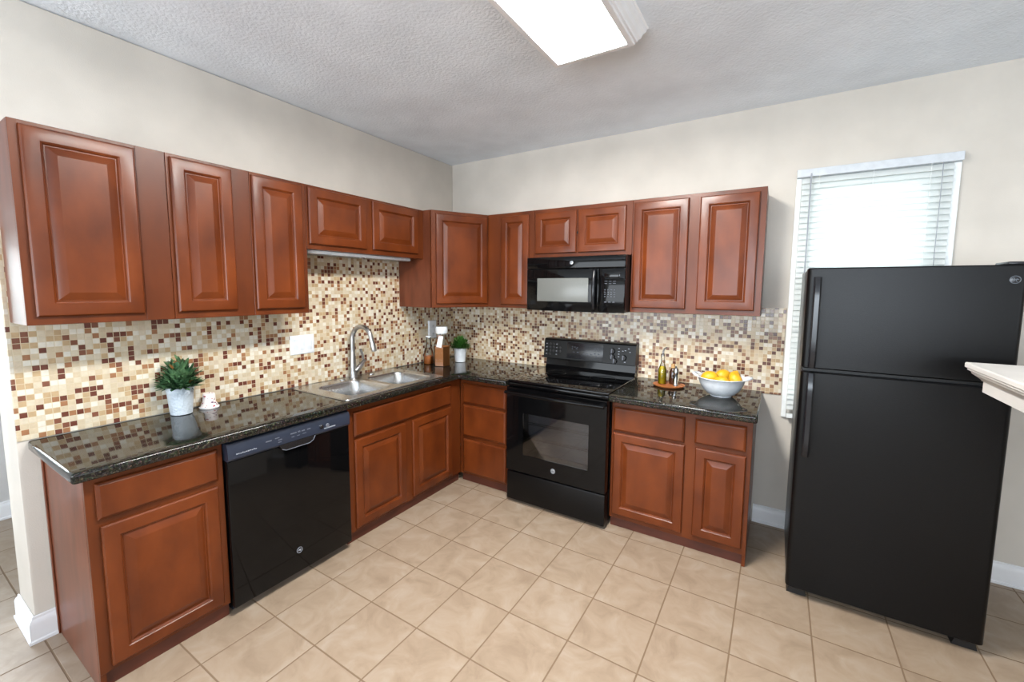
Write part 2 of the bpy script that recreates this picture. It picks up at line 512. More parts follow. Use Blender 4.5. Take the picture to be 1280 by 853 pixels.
# hall window
win = MB(FL)
win.box(HY0 + .001, HY1 - .001, HZ0 + .001, HZ0 + 0.05, FARX - 0.1, FARX + 0.012); win.box(HY0 + .001, HY1 - .001, HZ1 - 0.05, HZ1 - .001, FARX - 0.1, FARX + 0.012)
win.box(HY0 + .001, HY0 + 0.05, HZ0 + .05, HZ1 - .05, FARX - 0.1, FARX + 0.012); win.box(HY1 - 0.05, HY1 - .001, HZ0 + .05, HZ1 - .05, FARX - 0.1, FARX + 0.012)
w2 = struct(win.build('window_2', 'white_vinyl', smooth=False))
MB(FL).box(HY0 + .05, HY1 - .05, HZ0 + .05, HZ1 - .05, FARX - 0.08, FARX - 0.076).build('window_pane', 'window_glass', w2, smooth=False)
sl = MB()
for k in range(38):
    z = HZ0 + 0.07 + k * 0.034
    sl.loops([[(FARX - 0.045, y, z + 0.015), (FARX - 0.043, y, z + 0.016), (FARX - 0.012, y, z - 0.014), (FARX - 0.014, y, z - 0.015)] for y in (HY0 + 0.055, HY1 - 0.055)])
sl.build('blind_slats', 'blind_slat', w2, smooth=False)

# ------------------------------------------------------------------ cabinets
DUL, DUB = 0.285, 0.2834      # upper depths
ZB, ZT = 1.4136, 2.177
BDL, BDB = 0.570, 0.605       # base face planes
ZC = 0.9031                   # counter top
ZU = 0.862                    # counter underside
FZ = 0.070                    # bottom of the base faces

DOOR_RINGS = [(0, 0.0008), (0, 0.0125), (0.005, 0.0185), (0.010, 0.0195), (0.050, 0.0195), (0.053, 0.0165), (0.056, 0.0150),
              (0.060, 0.0080), (0.064, 0.0080), (0.069, 0.0105), (0.092, 0.0185), (0.094, 0.0190)]
def panel_door(F, a0, a1, b0, b1, c, parent, name='door'):
    m = MB(F)
    m.rect_rings(a0, a1, b0, b1, [(i, c + h) for i, h in DOOR_RINGS])
    return m.build(name, 'wood', parent, angle=12)
def slab_front(F, a0, a1, b0, b1, c, parent):
    m = MB(F)
    m.rect_rings(a0, a1, b0, b1, [(0, c + .0008), (0, c + 0.011), (0.003, c + 0.0145), (0.011, c + 0.0195), (0.013, c + 0.02)])
    return m.build('drawer_front', 'wood', parent, angle=12)

def upper(F, a0, a1, b0, b1, depth, label, doors, base, filler=None, group='upper wall cabinets'):
    t = thing('upper_cabinet', label, 'cabinet', base)
    m = MB(F)
    m.box(a0, a1, b0, b1, 0.009, depth - 0.0195)
    m.build('body', 'wood_side', t, smooth=False)
    MB(F).box(a0, a1, b0, b1, depth - 0.019, depth, 0.001, 1).build('face_frame', 'wood_frame', t, smooth=False)
    if filler:
        MB(F).box(filler[0], filler[1], b0 + .001, b1 - .001, depth + .0005, depth + 0.003, 0.0008, 1).build('filler_strip', 'wood_frame', t, smooth=False)
    for d in doors:
        panel_door(F, d[0], d[1], d[2], d[3], depth, t)
    return t

upper(FL, -2.848, -2.378, ZB, ZT, DUL, 'wide cherry wall cabinet with one tall door at the near end of the left run', [(-2.822, -2.491, 1.446, 2.161)], (0, -2.61, ZB), filler=(-2.484, -2.380))
upper(FL, -2.3765, -2.0145, ZB, ZT, DUL, 'narrow cherry wall cabinet, second from the left end, above the large potted plant', [(-2.363, -2.104, 1.447, 2.162)], (0, -2.2, ZB))
upper(FL, -2.013, -1.698, ZB, ZT, DUL, 'narrow cherry wall cabinet above the triple switch plate, just left of the sink', [(-2.006, -1.727, 1.446, 2.160)], (0, -1.85, ZB))
t = upper(FL, -1.6965, -0.711, 1.799, ZT, DUL, 'short two-door cherry wall cabinet above the sink', [(-1.686, -1.267, 1.829, 2.163), (-1.213, -0.779, 1.832, 2.163)], (0, -1.2, 1.799))
ul = thing('under_cabinet_light', 'slim white light bar under the short cabinet above the sink', 'light', (0.17, -1.2, 1.798))
MB(FL).box(-1.66, -0.80, 1.777, 1.7985, 0.10, 0.235, 0.004).build('housing', 'white_plastic', ul)
MB(FL).box(-1.64, -0.82, 1.7735, 1.7772, 0.115, 0.22, 0.001).build('lens', 'clear_glass', ul)
MB(FL).box(-1.27, -1.235, 1.770, 1.777, 0.221, 0.233, 0.001).build('switch', 'chrome', ul)

# corner cabinet with the diagonal door
PA, PB = Vector((0.3707, -0.7093, 0)), Vector((0.6118, -0.2834, 0))
dA = (PB - PA); LD = dA.length; dA.normalize()
FD = Frame(PA, dA, (0, 0, 1), (dA.y, -dA.x, 0))
t = thing('upper_cabinet', 'tall corner wall cabinet with a single diagonal door, where the two runs meet', 'cabinet', (0.25, -0.25, ZB))
nb = Vector((dA.y, -dA.x, 0)) * 0.0195
q0, q1 = PA - nb, PB - nb
MB().prism([(0.009, -0.009), (0.009, -0.7093), (q0.x, -0.7093), (q0.x, q0.y), (q1.x, q1.y), (0.6118, q1.y), (0.6118, -0.009)], ZB, ZT).build('body', 'wood_side', t, smooth=False)
MB(FD).box(0, LD, ZB, ZT, -0.019, 0, 0.001, 1).build('face_frame', 'wood_frame', t, smooth=False)
panel_door(FD, 0.034, LD - 0.012, 1.444, 2.150, 0, t)

t = upper(FB, 0.6135, 1.055, ZB, ZT, DUB, 'cherry wall cabinet with a slim door, between the corner cabinet and the microwave', [(0.750, 1.011, 1.440, 2.150)], (0.83, 0, ZB))
t = upper(FB, 1.0565, 1.8235, 1.8095, ZT, DUB, 'short two-door cherry wall cabinet right above the microwave', [(1.070, 1.4145, 1.839, 2.149), (1.4295, 1.7815, 1.838, 2.148)], (1.44, 0, 1.81))
# small dark latch between the two doors
MB(FB).box(1.4155, 1.4265, 1.975, 1.991, DUB + .0008, DUB + 0.012, 0.001, 1).build('latch', 'dark_recess', t, smooth=False)
upper(FB, 1.825, 2.613, ZB, ZT, DUB, 'two-door cherry wall cabinet right of the microwave, at the window end', [(1.838, 2.187, 1.443, 2.154), (2.253, 2.578, 1.444, 2.151)], (2.22, 0, ZB))

def base_cab(F, a0, a1, depth, label, doors, drawers, base, toe_c, c_back=0.009, end0=False, end1=False, extra=None):
    t = thing('base_cabinet', label, 'cabinet', base)
    s0, s1 = a0 + (0.018 if end0 else 0), a1 - (0.018 if end1 else 0)
    if extra == 'open':      # open-topped carcass that the sink bowls hang into
        m = MB(F)
        m.box(s0, s0 + 0.016, FZ, ZU - .001, c_back, depth - 0.0195); m.box(s1 - 0.016, s1, FZ, ZU - .001, c_back, depth - 0.0195)
        m.box(s0 + 0.0162, s1 - 0.0162, FZ, FZ + 0.016, c_back, depth - 0.0195); m.box(s0 + 0.0162, s1 - 0.0162, FZ + 0.0162, ZU - .001, c_back, c_back + 0.010)
        m.build('body', 'wood_side', t, smooth=False)
    else:
        MB(F).box(s0, s1, FZ, ZU - .001, c_back, depth - 0.0195).build('body', 'wood_side', t, smooth=False)
    if end0: MB(F).box(a0, a0 + 0.0175, 0.0006, ZU - .001, c_back, depth - .0195, 0.001, 1).build('end_panel', 'wood_side', t, smooth=False)
    if end1: MB(F).box(a1 - 0.0175, a1, 0.0006, ZU - .001, c_back, depth - .0195, 0.001, 1).build('end_panel', 'wood_side', t, smooth=False)
    f = MB(F).box(a0, a1, FZ, ZU - .001, depth - 0.019, depth, 0.001, 1)
    if end0: f.box(a0, a0 + 0.0175, 0.0006, FZ, depth - .019, depth - .004)
    if end1: f.box(a1 - 0.0175, a1, 0.0006, FZ, depth - .019, depth - .004)
    f.build('face_frame', 'wood_frame', t, smooth=False)
    MB(F).box(s0, s1, 0.0006, FZ - .0005, toe_c - 0.015, toe_c).build('toe_kick', 'wood_toe', t, smooth=False)
    for d in doors: panel_door(F, *d, depth, t)
    for d in drawers: slab_front(F, *d, depth, t)
    return t
t = base_cab(FL, -2.797, -2.337, BDL, 'cherry base cabinet, one drawer over one door, at the free end left of the dishwasher', [(-2.762, -2.366, 0.092, 0.661)], [(-2.769, -2.361, 0.689, 0.832)], (0, -2.57, 0), 0.548, end0=True)
MB(FL).box(-2.804, -2.7975, 0.0006, ZU - .001, 0.0095, 0.030, 0.002).build('scribe_strip', 'wood_side', t, smooth=False)
base_cab(FL, -1.672, -0.606, BDL, 'wide cherry sink base with a false drawer front over two doors', [(-1.627, -1.214, 0.091, 0.649), (-1.148, -0.727, 0.093, 0.646)], [(-1.629, -0.737, 0.671, 0.823)], (0, -1.15, 0), 0.548, extra='open')
base_cab(FB, 0.572, 1.050, BDB, 'cherry three-drawer base cabinet in the corner, left of the range', [], [(0.607, 1.012, 0.662, 0.820), (0.608, 1.014, 0.395, 0.645), (0.610, 1.016, 0.090, 0.364)], (0.8, 0, 0), 0.578)
base_cab(FB, 1.8275, 2.624, BDB, 'cherry base cabinet with two drawers over two doors, right of the range', [(1.846, 2.279, 0.102, 0.648), (2.338, 2.600, 0.108, 0.648)], [(1.842, 2.273, 0.663, 0.818), (2.331, 2.595, 0.673, 0.819)], (2.22, 0, 0), 0.578, end1=True)

# ------------------------------------------------------------------ countertops
CDL, CDB = 0.624, 0.692
SKX0, SKX1, SKY0, SKY1 = 0.085, 0.560, -1.655, -0.840     # sink cut-out
def counter(name, label, xs, ys, inside, roundedges, loc):
    bm = bmesh.new()
    grid = {}
    def vv(i, j):
        if (i, j) not in grid: grid[(i, j)] = bm.verts.new((xs[i], ys[j], ZU))
        return grid[(i, j)]
    fs = []
    for i in range(len(xs) - 1):
        for j in range(len(ys) - 1):
            cxm, cym = (xs[i] + xs[i + 1]) / 2, (ys[j] + ys[j + 1]) / 2
            if inside(cxm, cym):
                fs.append(bm.faces.new((vv(i, j), vv(i + 1, j), vv(i + 1, j + 1), vv(i, j + 1))))
    r = bmesh.ops.extrude_face_region(bm, geom=fs)
    bmesh.ops.translate(bm, verts=[g for g in r['geom'] if isinstance(g, bmesh.types.BMVert)], vec=(0, 0, ZC - ZU))
    bmesh.ops.recalc_face_normals(bm, faces=bm.faces[:])
    def onr(e):
        a, b = e.verts[0].co, e.verts[1].co
        if len(e.link_faces) < 2: return False
        n0, n1 = e.link_faces[0].normal, e.link_faces[1].normal
        if n0.dot(n1) > 0.5: return False
        return roundedges(a, b)
    ed = [e for e in bm.edges if onr(e)]
    bmesh.ops.bevel(bm, geom=ed, offset=0.011, segments=4, profile=0.5, affect='EDGES', clamp_overlap=True)
    m = MB(); m.bm.free(); m.bm = bm
    o = m.build(name, 'granite', None, angle=40, loc=loc)
    return o
YC = -2.836
o = counter('countertop', 'L-shaped black granite worktop with the sink, turning the corner to the range', [0.009, SKX0, SKX1, CDL, 1.0575], [YC, SKY0, SKY1, -CDB, -0.009],
        lambda x, y: (x < CDL or y > -CDB) and not (SKX0 < x < SKX1 and SKY0 < y < SKY1),
        lambda a, b: (abs(a.x - CDL) < 1e-4 and abs(b.x - CDL) < 1e-4) or (abs(a.y + CDB) < 1e-4 and abs(b.y + CDB) < 1e-4 and max(a.x, b.x) > CDL + 1e-4) or (abs(a.y - YC) < 1e-4 and abs(b.y - YC) < 1e-4 and a.z * 0 == 0),
        (0.3, -1.5, ZU))
tag(o, 'L-shaped black granite worktop with the sink, turning the corner to the range', 'countertop')
o = counter('countertop', '', [1.8275, 2.645], [-CDB, -0.009], lambda x, y: True,
        lambda a, b: (abs(a.y + CDB) < 1e-4 and abs(b.y + CDB) < 1e-4) or (abs(a.x - 2.645) < 1e-4 and abs(b.x - 2.645) < 1e-4), (2.2, -0.35, ZU))
tag(o, 'short black granite worktop right of the range, with the lemon bowl on it', 'countertop')

# ------------------------------------------------------------------ sink and faucet
def rrect(x0, x1, y0, y1, r, n=6):
    pts = []
    for cx, cy, a in ((x1 - r, y1 - r, 0), (x0 + r, y1 - r, 90), (x0 + r, y0 + r, 180), (x1 - r, y0 + r, 270)):
        for k in range(n + 1):
            th = math.radians(a + 90 * k / n)
            pts.append((cx + r * math.cos(th), cy + r * math.sin(th)))
    return pts
sk = thing('kitchen_sink', 'stainless steel double-bowl sink set in the granite worktop', 'sink', (0.32, -1.25, ZC))
RIM = ZC + 0.0012
deck = MB()
bowls = [(0.150, 0.535, -1.600, -1.268), (0.165, 0.535, -1.222, -0.880)]
bm = deck.bm
edges = []
for pts in [rrect(0.031, 0.583, -1.676, -0.818, 0.02)] + [rrect(*b, 0.06) for b in bowls]:
    vs = [bm.verts.new((x, y, RIM + 0.006)) for x, y in pts]
    for i in range(len(vs)): edges.append(bm.edges.new((vs[i], vs[(i + 1) % len(vs)])))
bmesh.ops.triangle_fill(bm, edges=edges, use_beauty=True, use_dissolve=False)
o1 = rrect(0.031, 0.583, -1.676, -0.818, 0.02)
o2 = rrect(0.028, 0.586, -1.679, -0.815, 0.022)
deck.loops([[(x, y, RIM + 0.006) for x, y in o1], [(x, y, RIM) for x, y in o2]], cap0=False, cap1=False)
bmesh.ops.remove_doubles(bm, verts=bm.verts[:], dist=1e-5)
deck.build('deck', 'steel', sk, angle=40)
for b in bowls:
    m = MB()
    rings = []
    for ins, dz, r in ((0, 0.006, .06), (0.004, 0.002, .06), (0.008, -0.006, .06), (0.016, -0.10, .06), (0.022, -0.145, .065), (0.040, -0.168, .075), (0.075, -0.176, .08), (0.13, -0.178, 0.03)):
        rings.append([(x, y, RIM + dz) for x, y in rrect(b[0] + ins, b[1] - ins, b[2] + ins, b[3] - ins, r)])
    m.loops(rings, cap0=False)
    bo = m.build('basin', 'steel', sk, angle=50)
    m = MB()
    m.lathe(((b[0] + b[1]) / 2, (b[2] + b[3]) / 2, RIM - 0.178), [(0.045, 0.0005), (0.043, 0.004), (0.034, 0.004), (0.030, 0.0015), (0.006, 0.0015)], 24)
    m.build('drain', 'chrome', bo)
for y in (-1.335, -1.08):
    MB().lathe((0.085, y, RIM + 0.006), [(0.021, 0.0003), (0.021, 0.004), (0.014, 0.008), (0.004, 0.009)], 20).build('hole_cover', 'chrome', sk)

fc = thing('faucet', 'brushed gooseneck faucet with side lever behind the sink', 'faucet', (0.064, -1.228, RIM + 0.006))
FX, FY, FZ0 = 0.064, -1.228, RIM + 0.0064
MB().lathe((FX, FY, FZ0), [(0.030, 0), (0.030, 0.006), (0.026, 0.012), (0.0245, 0.05), (0.022, 0.11), (0.0185, 0.17), (0.0165, 0.19)], 24).build('body', 'brushed_nickel', fc)
pts = [(FX, FY, FZ0 + 0.19)]
R = 0.091
zc = 1.197
for k in range(0, 15):
    th = math.radians(180 - k * 12.4)
    pts.append((FX + R + R * math.cos(th), FY + 0.0015 * k, zc + R * math.sin(th)))
e = Vector(pts[-1]); d = (e - Vector(pts[-2])).normalized()
pts.append(tuple(e + d * 0.03))
MB().tube(pts, [0.0172] * 2 + [0.0162] * (len(pts) - 2), 16).build('gooseneck', 'brushed_nickel', fc)
e2 = e + d * 0.03
MB().tube([e2 + d * 0.0005, e2 + d * 0.012, e2 + d * 0.05, e2 + d * 0.066], [0.0165, 0.0185, 0.0195, 0.0165], 16).build('spray_head', 'brushed_nickel', fc)
lv = [(FX + 0.012, FY + 0.012, FZ0 + 0.045), (FX + 0.014, FY + 0.045, FZ0 + 0.070), (FX + 0.012, FY + 0.085, FZ0 + 0.105), (FX + 0.008, FY + 0.100, FZ0 + 0.112)]
MB().tube(lv, [0.019, 0.0185, 0.014, 0.012], 14).build('lever_base', 'brushed_nickel', fc)
MB().tube([(FX + 0.008, FY + 0.090, FZ0 + 0.108), (FX + 0.004, FY + 0.085, FZ0 + 0.15), (FX, FY + 0.072, FZ0 + 0.20)], [0.007, 0.0085, 0.010], 12).build('lever', 'brushed_nickel', fc)

# ------------------------------------------------------------------ appliances
def badge(F, a, b, c, r, parent, ring='badge_silver', fill='badge_dark'):
    m = MB(F)
    m.lathe((a, b, c), [(r, 0.0002), (r, 0.0016), (r * 0.94, 0.002), (0.001, 0.002)], 28)
    bd = m.build('badge', fill, parent)
    m = MB(F)
    tor = [(a + r * 0.88 * math.cos(2 * PI * k / 28), b + r * 0.88 * math.sin(2 * PI * k / 28), c + 0.0026) for k in range(29)]
    m.tube(tor, r * 0.075, 6, cap=False)
    for sgn in (-1, 1):
        cur = []
        for k in range(14):
            th = k / 13 * 5.0
            rr = r * (0.08 + 0.36 * k / 13)
            cur.append((a + sgn * (r * 0.30 + rr * 0.75 * math.cos(th) * 0.8), b + rr * math.sin(th) * sgn, c + 0.0026))
        m.tube(cur, r * 0.065, 6)
    m.tube([(a - r * 0.55, b - r * .1, c + .0026), (a, b + r * 0.05, c + .0026), (a + r * 0.55, b + r * .05, c + .0026)], r * 0.07, 6)
    m.build('monogram', ring, bd)
    return bd

# dishwasher
dw = thing('dishwasher', 'black built-in dishwasher under the granite worktop', 'dishwasher', (0.3, -2.01, 0))
Y0, Y1 = -2.334, -1.676
MB(FL).box(Y0 + .004, Y1 - .004, 0.05, ZU - .002, 0.03, 0.555).build('tub', 'black_satin', dw, smooth=False)
MB(FL).box(Y0 + .02, Y1 - .02, 0.0006, 0.075, 0.30, 0.53, .002).build('toe_panel', 'navy_plastic', dw, smooth=False)
MB(FL).box(Y0 + .003, Y1 - .003, 0.045, 0.764, 0.556, 0.600, 0.006, 3).build('door', 'black_gloss', dw)
dp = MB(FL)
prof = [(0.556, 0.766), (0.604, 0.766), (0.611, 0.775), (0.609, 0.825), (0.598, 0.846), (0.575, 0.852), (0.556, 0.852)]
dp.loops([[(y, z, c) for c, z in prof] for y in (Y0 + .003, Y1 - .003)])
cp = dp.build('control_panel', 'navy_plastic', dw, angle=30)
MB(FL).box(Y0 + .006, Y1 - .006, 0.8535, 0.8600, 0.556, 0.588, 0.002).build('top_trim', 'chrome', dw)
# handle pocket with bright lip
hk = MB(FL)
hk.prism([(-2.10, 0.775), (-2.085, 0.752), (-2.065, 0.742), (-1.935, 0.742), (-1.915, 0.752), (-1.90, 0.775)], 0.6005, 0.6165)
hp = hk.build('handle', 'black_trim', dw, angle=20)
MB(FL).tube([(-2.085, 0.751, 0.6185), (-2.065, 0.741, 0.6185), (-1.935, 0.741, 0.6185), (-1.915, 0.752, 0.6185), (-1.905, 0.772, 0.6185)], 0.0019, 8).build('handle_lip', 'mark_dim', hp)
mk = MB(FL)
def dash(m, a, b, w, h, c): m.box(a, a + w, b, b + h, c, c + 0.0008)
def mark(F, name, mat, parent, a, b, w, h, c):
    m = MB(F); dash(m, a, b, w, h, c)
    return m.build(name, mat, parent, smooth=False)
for k in range(11):
    dash(mk, -2.295 + k * 0.0085, 0.792 + (k % 2) * 0.001, 0.006, 0.004 + 0.0015 * (k % 3 == 0), 0.6105)
mk.build('lettering', 'mark_grey', cp, smooth=False)
mk = MB(FL)
for a, b, ww, hh in ((-2.16, 0.808, .028, .006), (-2.10, 0.800, .020, .005), (-2.115, 0.812, .022, .005), (-2.10, 0.788, .016, .005),
                     (-2.035, 0.812, .032, .006), (-1.995, 0.812, .012, .008), (-1.975, 0.812, .018, .006), (-1.945, 0.812, .02, .006),
                     (-2.03, 0.795, .014, .004), (-2.0, 0.795, .014, .004), (-1.97, 0.797, .02, .004), (-1.875, 0.812, .014, .004)):
    mark(FL, 'key_mark', 'mark_dim', cp, a, b, ww, hh, 0.6105)
for a in (-1.86, -1.825):
    MB(FL).lathe((a, 0.805, 0.6105), [(0.011, 0), (0.011, 0.004), (0.009, 0.006), (0.002, 0.006)], 18).build('button', 'mark_dim' if a > -1.85 else 'black_trim', cp)
MB(FL).box(-1.845, -1.775, 0.788, 0.794, 0.6105, 0.613, 0.001).build('status_strip', 'mark_grey', cp)
badge(FL, -2.008, 0.168, 0.6003, 0.017, dw, 'mark_grey', 'black_trim')

# range
X0, X1 = 1.0625, 1.8225
rg = thing('range', 'black freestanding electric range with glass cooktop under the microwave', 'range', (1.4425, -0.3, 0))
MB(FB).box(X0 + .003, X1 - .003, 0.03, 0.892, 0.012, 0.600, .003).build('body', 'black_satin', rg, smooth=False)
MB(FB).box(X0, X1, 0.8925, 0.9115, 0.085, 0.660, 0.006, 3).build('cooktop', 'black_glass', rg)
for cx, cy, rr in ((1.25, 0.50, .095), (1.63, 0.50, .075), (1.25, 0.25, .075), (1.63, 0.25, .095)):
    m = MB(FW)
    ringp = [(cx + rr * math.cos(2 * PI * k / 40), -cy + rr * math.sin(2 * PI * k / 40), 0.9117) for k in range(41)]
    m.tube(ringp, 0.0008, 4, cap=False)
    m.build('burner_ring', 'black_satin', rg)
# front trim under the cooktop
MB(FB).box(X0 + .002, X1 - .002, 0.866, 0.892, 0.6005, 0.668, 0.005).build('vent_trim', 'black_gloss', rg)
ws = (1.203, 1.700, 0.379, 0.686)
dr = MB(FB)
DZ0, DZ1, DC0, DC1 = 0.248, 0.862, 0.602, 0.686
dr.box(X0 + .004, ws[0], DZ0, DZ1, DC0, DC1); dr.box(ws[1], X1 - .004, DZ0, DZ1, DC0, DC1)
dr.box(ws[0], ws[1], DZ0, ws[2], DC0, DC1); dr.box(ws[0], ws[1], ws[3], DZ1, DC0, DC1)
od = dr.build('oven_door', 'black_gloss', rg, smooth=False)
MB(FB).box(ws[0] + .0005, ws[1] - .0005, ws[2] + .0005, ws[3] - .0005, DC1 - 0.006, DC1 - 0.002).build('oven_window', 'oven_glass', od, smooth=False)
MB(FB).box(ws[0] + .001, ws[1] - .001, ws[2] + .001, ws[3] - .001, DC0, DC0 + 0.004).build('oven_interior', 'mark_dim', od, smooth=False)
rk = MB(FB)
for z in (0.49, 0.60):
    for dz in (0, 0.012): rk.tube([(ws[0] + .004, z + dz, DC0 + 0.04), (ws[1] - .004, z + dz, DC0 + 0.04)], 0.002, 6)
    for k in range(24): rk.tube([(ws[0] + .02 + k * 0.02, z + .006, DC0 + 0.01), (ws[0] + .02 + k * 0.02, z + .006, DC0 + 0.045)], 0.0014, 5)
rk.build('oven_rack', 'chrome', od)
badge(FB, 1.447, 0.315, DC1 + 0.0004, 0.018, od, 'badge_dark', 'badge_silver')
m = MB(FB)
hpts = []
for k in range(17):
    u = k / 16
    hpts.append((X0 + 0.012 + u * (X1 - X0 - 0.024), 0.832, 0.722 + 0.018 * math.sin(PI * u)))
m.tube(hpts, 0.0125, 12)
hd = m.build('door_handle', 'black_gloss', od)
for a in (X0 + 0.03, X1 - 0.03):
    MB(FB).box(a - .014, a + .014, 0.822, 0.842, DC1 + .0004, 0.716, 0.004).build('handle_post', 'black_gloss', hd)
MB(FB).box(X0 + .004, X1 - .004, 0.022, 0.236, 0.602, 0.680, 0.006, 3).build('storage_drawer', 'black_textured', rg)
MB(FB).box(X0 + .03, X1 - .02, 0.012, 0.05, 0.3, 0.56, 0.002).build('base_rail', 'black_satin', rg, smooth=False)
for a in (X0 + .05, X1 - .05):
    for c in (0.10, 0.52):
        MB(FB).tube([(a, 0.0006, c), (a, 0.03, c)], 0.014, 12).build('foot', 'dark_recess', rg)
# back guard
m = MB(FB)
prof = [(0.012, 0.893), (0.083, 0.893), (0.083, 0.925), (0.070, 0.940), (0.060, 1.000), (0.012, 1.000)]
m.loops([[(a, z, c) for c, z in prof] for a in (X0 + .004, X1 - .004)])
bgd = m.build('back_riser', 'black_gloss', rg, angle=20)
m = MB(FB)
prof = [(0.012, 0.9985), (0.100, 0.9985), (0.106, 1.003), (0.088, 1.148), (0.080, 1.158), (0.060, 1.162), (0.012, 1.162)]
m.loops([[(a, z, c) for c, z in prof] for a in (X0 - .003, X1 + .003)])
bp_ = m.build('control_panel', 'black_satin', rg, angle=20)
tilt = (0.088 - 0.106) / (1.148 - 1.003)
Ct = Vector((0, -1, -tilt)).normalized()
FP = Frame(FB((0, 1.003, 0.1065)), (1, 0, 0), Vector((0, -tilt, 1)).normalized(), Ct)   # panel face: a = x, b = up the face
MB(FP).box(1.268, 1.573, 0.010, 0.137, 0.0002, 0.0016, 0.001).build('display_glass', 'black_trim', bp_)
rnd = random.Random(3)
for (a, b) in ((1.31, .10), (1.33, .10), (1.35, .10), (1.31, .085), (1.325, .06), (1.355, .06), (1.345, .088), (1.41, .05), (1.44, .05), (1.47, .05), (1.50, .10), (1.52, .10), (1.50, .085), (1.525, .085), (1.50, .06), (1.53, .058), (1.515, .04)):
    mark(FP, 'display_mark', 'mark_faint', bp_, a, b, 0.008 + rnd.random() * .008, 0.004 + rnd.random() * .004, 0.0018)
for r_ in range(4):
    for k in range(5):
        if (r_, k) in ((0, 2), (0, 4), (3, 4)): continue
        MB(FP).lathe((1.085 + k * 0.030, 0.030 + r_ * 0.028, 0.0002), [(0.0105, 0), (0.0105, 0.003), (0.009, 0.004), (0.001, 0.004)], 14).build('key', 'dark_recess', bp_)
for r_ in range(4):
    for k in range(5):
        if (r_ * 3 + k) % 3 == 0 and (r_, k) not in ((0, 2), (0, 4), (3, 4)): mark(FP, 'key_mark', 'mark_grey', bp_, 1.081 + k * 0.030, 0.028 + r_ * 0.028, 0.009, 0.005, 0.0044)
for a, b in ((1.645, 0.096), (1.645, 0.052), (1.735, 0.052), (1.665, 0.022)):
    k_ = MB(FP).lathe((a, b, 0.0003), [(0.022, 0), (0.022, 0.010), (0.019, 0.016), (0.002, 0.016)], 24).build('knob', 'dark_recess', bp_)
    MB(FP).box(a - .004, a + .004, b - .018, b + .018, 0.0164, 0.022, 0.001).build('knob_grip', 'mark_dim', k_)
for a, b in ((1.69, .118), (1.69, .095), (1.69, .075), (1.69, .055), (1.74, .105), (1.765, .12), (1.775, .095), (1.72, .10), (1.74, .016)):
    mark(FP, 'dial_mark', 'mark_grey', bp_, a, b, 0.012, 0.005, 0.0004)

# microwave
MX0, MX1, MZ0, MZ1 = 1.0605, 1.8215, 1.4085, 1.799
mwv = thing('microwave', 'black over-the-range microwave hung below the short cabinet', 'microwave', (1.44, 0, MZ0))
MB(FB).box(MX0 + .002, MX1 - .002, MZ0 + .002, MZ1 + .006, 0.010, 0.362, 0.002).build('body', 'black_satin', mwv, smooth=False)
MB(FB).box(MX0, MX1, 1.7165, MZ1 + .004, 0.3625, 0.402, 0.006, 3).build('top_grille', 'black_gloss', mwv)
md = MB(FB).box(MX0, 1.637, MZ0, 1.7145, 0.3625, 0.402, 0.006, 3).build('door', 'black_gloss', mwv)
MB(FB).rect_rings(1.152, 1.559, 1.478, 1.648, [(0, 0.4022), (0, 0.4036), (0.001, 0.404)]).build('door_window', 'mesh_painted_sheen', md)
pc = MB(FB).box(1.639, MX1, MZ0, 1.7145, 0.3625, 0.402, 0.006, 3).build('control_panel', 'black_gloss', mwv)
hpt = [(1.607, 1.425, 0.404), (1.610, 1.435, 0.424), (1.612, 1.48, 0.440), (1.613, 1.565, 0.446), (1.612, 1.65, 0.440), (1.610, 1.690, 0.424), (1.607, 1.702, 0.404)]
MB(FB).tube(hpt, [0.012, 0.013, 0.013, 0.013, 0.013, 0.013, 0.012], 12).build('door_handle', 'black_trim', md)
for r_, z in enumerate((1.622, 1.607)):
    for k in range(3): mark(FB, 'key', 'mark_faint', pc, 1.678 + k * 0.030, z, 0.020, 0.004, 0.4023)
for r_ in range(4):
    for k in range(4): mark(FB, 'key', 'mark_faint', pc, 1.678 + k * 0.0225, 1.562 - r_ * 0.0155, 0.010, 0.007, 0.4023)
for k in range(3): mark(FB, 'key', 'mark_faint', pc, 1.680 + k * 0.029, 1.478, 0.017, 0.008, 0.4023)
MB(FB).box(1.675, 1.785, 1.648, 1.684, 0.4022, 0.4030, 0.0003).build('display', 'black_glass', pc)
badge(FB, 1.428, 1.758, 0.4023, 0.0135, mwv, 'badge_dark', 'badge_silver')
MB(FB).box(1.15, 1.73, MZ0 - .006, MZ0 + .0015, 0.06, 0.33, 0.002).build('filter_grille', 'dark_recess', mwv)

# refrigerator
RX0, RX1, RC = 2.814, 3.536, 0.735
fr = thing('refrigerator', 'black top-freezer refrigerator in front of the window', 'refrigerator', (3.175, -0.4, 0))
MB(FB).box(RX0 + .004, RX1 - .004, 0.030, 1.672, 0.075, 0.664, 0.004).build('cabinet_body', 'black_satin', fr)
def fdoor(z0, z1):
    m = MB(FB)
    r = 0.022
    pl = [(RX0, 0.668)]
    for k in range(7):
        th = math.radians(180 - 15 * k); pl.append((RX0 + r + r * math.cos(th), RC - r + r * math.sin(th)))
    for k in range(7):
        th = math.radians(90 - 15 * k); pl.append((RX1 - r + r * math.cos(th), RC - r + r * math.sin(th)))
    pl.append((RX1, 0.668))
    cx = (RX0 + RX1) / 2
    rings = []
    for z, ins in ((z0, 0.006), (z0 + .006, 0), (z1 - .006, 0), (z1, 0.006)):
        rings.append([(cx + (a - cx) * (1 - ins / 0.36), z, c - (ins if c > 0.69 else 0)) for a, c in pl])
    m.loops(rings)
    return m
d1 = fdoor(1.192, 1.678).build('freezer_door', 'black_textured', fr, angle=30)
d2 = fdoor(0.047, 1.176).build('fridge_door', 'black_textured', fr, angle=30)
